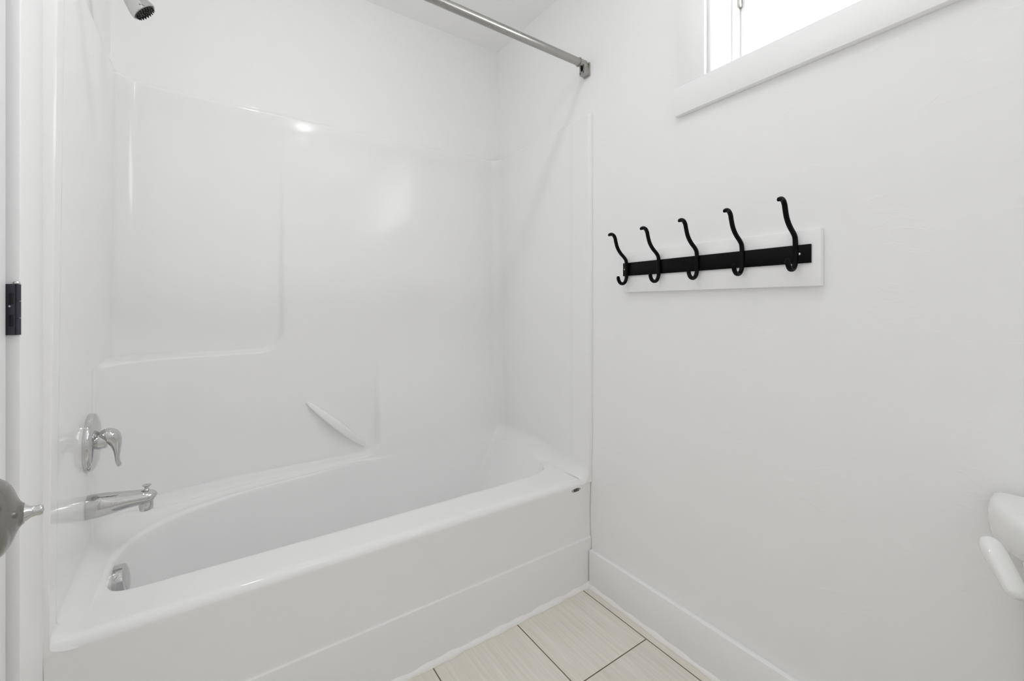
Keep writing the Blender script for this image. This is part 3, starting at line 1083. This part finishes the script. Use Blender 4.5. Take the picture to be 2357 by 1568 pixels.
def hook_geo(y, dz=0.0):
    vv, ff = [], []
    for pts in (hook_up, hook_lo):
        c = catmull(pts, 6)
        n = len(c)
        path = []
        for k, (p, z) in enumerate(c):
            e = 1.0
            if k > n - 4:
                e = 0.98 - 0.10 * (k - (n - 4))
            path.append((-p, y, z + dz, 0.0058 * e, 0.0054 * e))
        v, f = tube_geo(path, (0, 1, 0), n=16, square=0.2)
        o_ = len(vv)
        vv += v
        ff += [tuple(q + o_ for q in fc_) for fc_ in f]
    return vv, ff


for y, dz in ((-0.1985, -0.012), (-0.3335, -0.010), (-0.4705, -0.007), (-0.6065, -0.003), (-0.7405, 0.0)):
    v, f = hook_geo(y, dz)
    mesh_obj('hook', v, f, M_HOOK, rack, angle=50)

# ------------------------------------------------------------------ toilet at the right edge
YT = -1.295
toilet = empty('toilet', (-0.36, YT, 0.0), 'white toilet at the right edge against the wall, its tank lid and lever showing', 'toilet')


def bow(a, b, xb, n=40, p=2.2):
    """plan outline: straight back on the wall, bowed front; centre YT"""
    out = []
    for k in range(n + 1):
        t = PI * k / n
        c, s = math.cos(t), math.sin(t)
        out.append((xb - b * abs(s) ** (2 / p), YT + a * math.copysign(abs(c) ** (2 / p), c)))
    return out


def loft(name, sections, mat, parent, cap0=True, cap1=True, angle=50):
    n = len(sections[0])
    vv, ff = [], []
    for s in sections:
        vv += s
    for i in range(len(sections) - 1):
        for k in range(n):
            k2 = (k + 1) % n
            ff.append((i * n + k, i * n + k2, (i + 1) * n + k2, (i + 1) * n + k))
    if cap0:
        ff.append(tuple(range(n - 1, -1, -1)))
    if cap1:
        ff.append(tuple((len(sections) - 1) * n + k for k in range(n)))
    return mesh_obj(name, vv, ff, mat, parent, angle=angle, weld=True)


secs = []
for (z, a, b) in ((0.400, 0.150, 0.150), (0.410, 0.156, 0.158), (0.50, 0.166, 0.166), (0.62, 0.180, 0.172), (0.69, 0.186, 0.176), (0.694, 0.186, 0.176)):
    secs.append([(x, y, z) for (x, y) in bow(a, b, -0.022)])
loft('tank', secs, M_CHINA, toilet)
secs = []
for (z, e) in ((0.688, -0.008), (0.6895, -0.003), (0.695, 0.0), (0.720, 0.001), (0.735, 0.0), (0.742, -0.002), (0.747, -0.006), (0.7505, -0.012), (0.752, -0.020), (0.7525, -0.035)):
    secs.append([(x, y, z) for (x, y) in bow(0.224 + e, 0.224 + e, -0.014, p=2.05)])
loft('tank_lid', secs, M_CHINA, toilet)
lv = [(-0.176, -1.103, 0.7130, .013, .012), (-0.182, -1.106, 0.7095, .019, .014), (-0.192, -1.113, 0.7000, .0225, .0145), (-0.204, -1.1225, 0.6870, .0215, .0135), (-0.215, -1.1315, 0.6740, .0195, .0120), (-0.223, -1.138, 0.6640, .016, .0100), (-0.2265, -1.141, 0.6595, .008, .006)]
lvo = []
v, f = tube_geo([tuple(p) for p in catmull(lv, 6)], (0.35, 0.55, 0.76), n=28)
v = [q + Vector((-0.003, 0.011, -0.001)) for q in v]
o = mesh_obj('flush_lever', v, f, M_CHINA, toilet, angle=60)
o['label'] = 'white flush lever on the tank front'
# bowl, seat and lid (outside the frame, complete for other views)


def oval(cx, ax, ay, z, n=44):
    out = []
    for k in range(n):
        t = 2 * PI * k / n
        c, s = math.cos(t), math.sin(t)
        out.append((cx + ax * c * (1.0 if c < 0 else 0.86), YT + ay * s * (1 - 0.10 * max(0, -c)), z))
    return out


loft('bowl', [oval(-0.40, 0.22, 0.105, 0.0), oval(-0.40, 0.22, 0.105, 0.03), oval(-0.40, 0.20, 0.092, 0.10), oval(-0.42, 0.21, 0.105, 0.20), oval(-0.45, 0.25, 0.150, 0.30), oval(-0.455, 0.275, 0.178, 0.37), oval(-0.455, 0.278, 0.182, 0.392), oval(-0.455, 0.27, 0.175, 0.399)], M_CHINA, toilet)
box('shelf', (-0.26, YT - 0.12, 0.25), (-0.03, YT + 0.12, 0.402), M_CHINA, toilet, bevel=0.02, seg=4)
loft('seat', [oval(-0.46, 0.272, 0.180, 0.400), oval(-0.46, 0.278, 0.186, 0.405), oval(-0.46, 0.278, 0.186, 0.415), oval(-0.46, 0.270, 0.178, 0.420)], M_CHINA, toilet)
loft('seat_lid', [oval(-0.46, 0.270, 0.178, 0.4205), oval(-0.46, 0.278, 0.186, 0.425), oval(-0.46, 0.276, 0.184, 0.434), oval(-0.46, 0.262, 0.172, 0.440), oval(-0.46, 0.2, 0.12, 0.443)], M_CHINA, toilet)

# ------------------------------------------------------------------ ceiling lamps (above the frame)
cl = empty('ceiling_lamp', LAMP_A, 'small globe ceiling lamp in the middle of the room', 'lamp')
lathe('lamp_base', LAMP_A, (0, 0, -1), [(0, 0.055), (0.008, 0.054), (0.012, 0.045), (0.014, 0.03)], M_LENS, cl, n=48)
rl = empty('recessed_lamp', LAMP_B, 'small round ceiling lamp before the tub', 'lamp')
lathe('lamp_ring', LAMP_B, (0, 0, -1), [(0, 0.075), (0.006, 0.074), (0.010, 0.060)], M_LENS, rl, n=40)
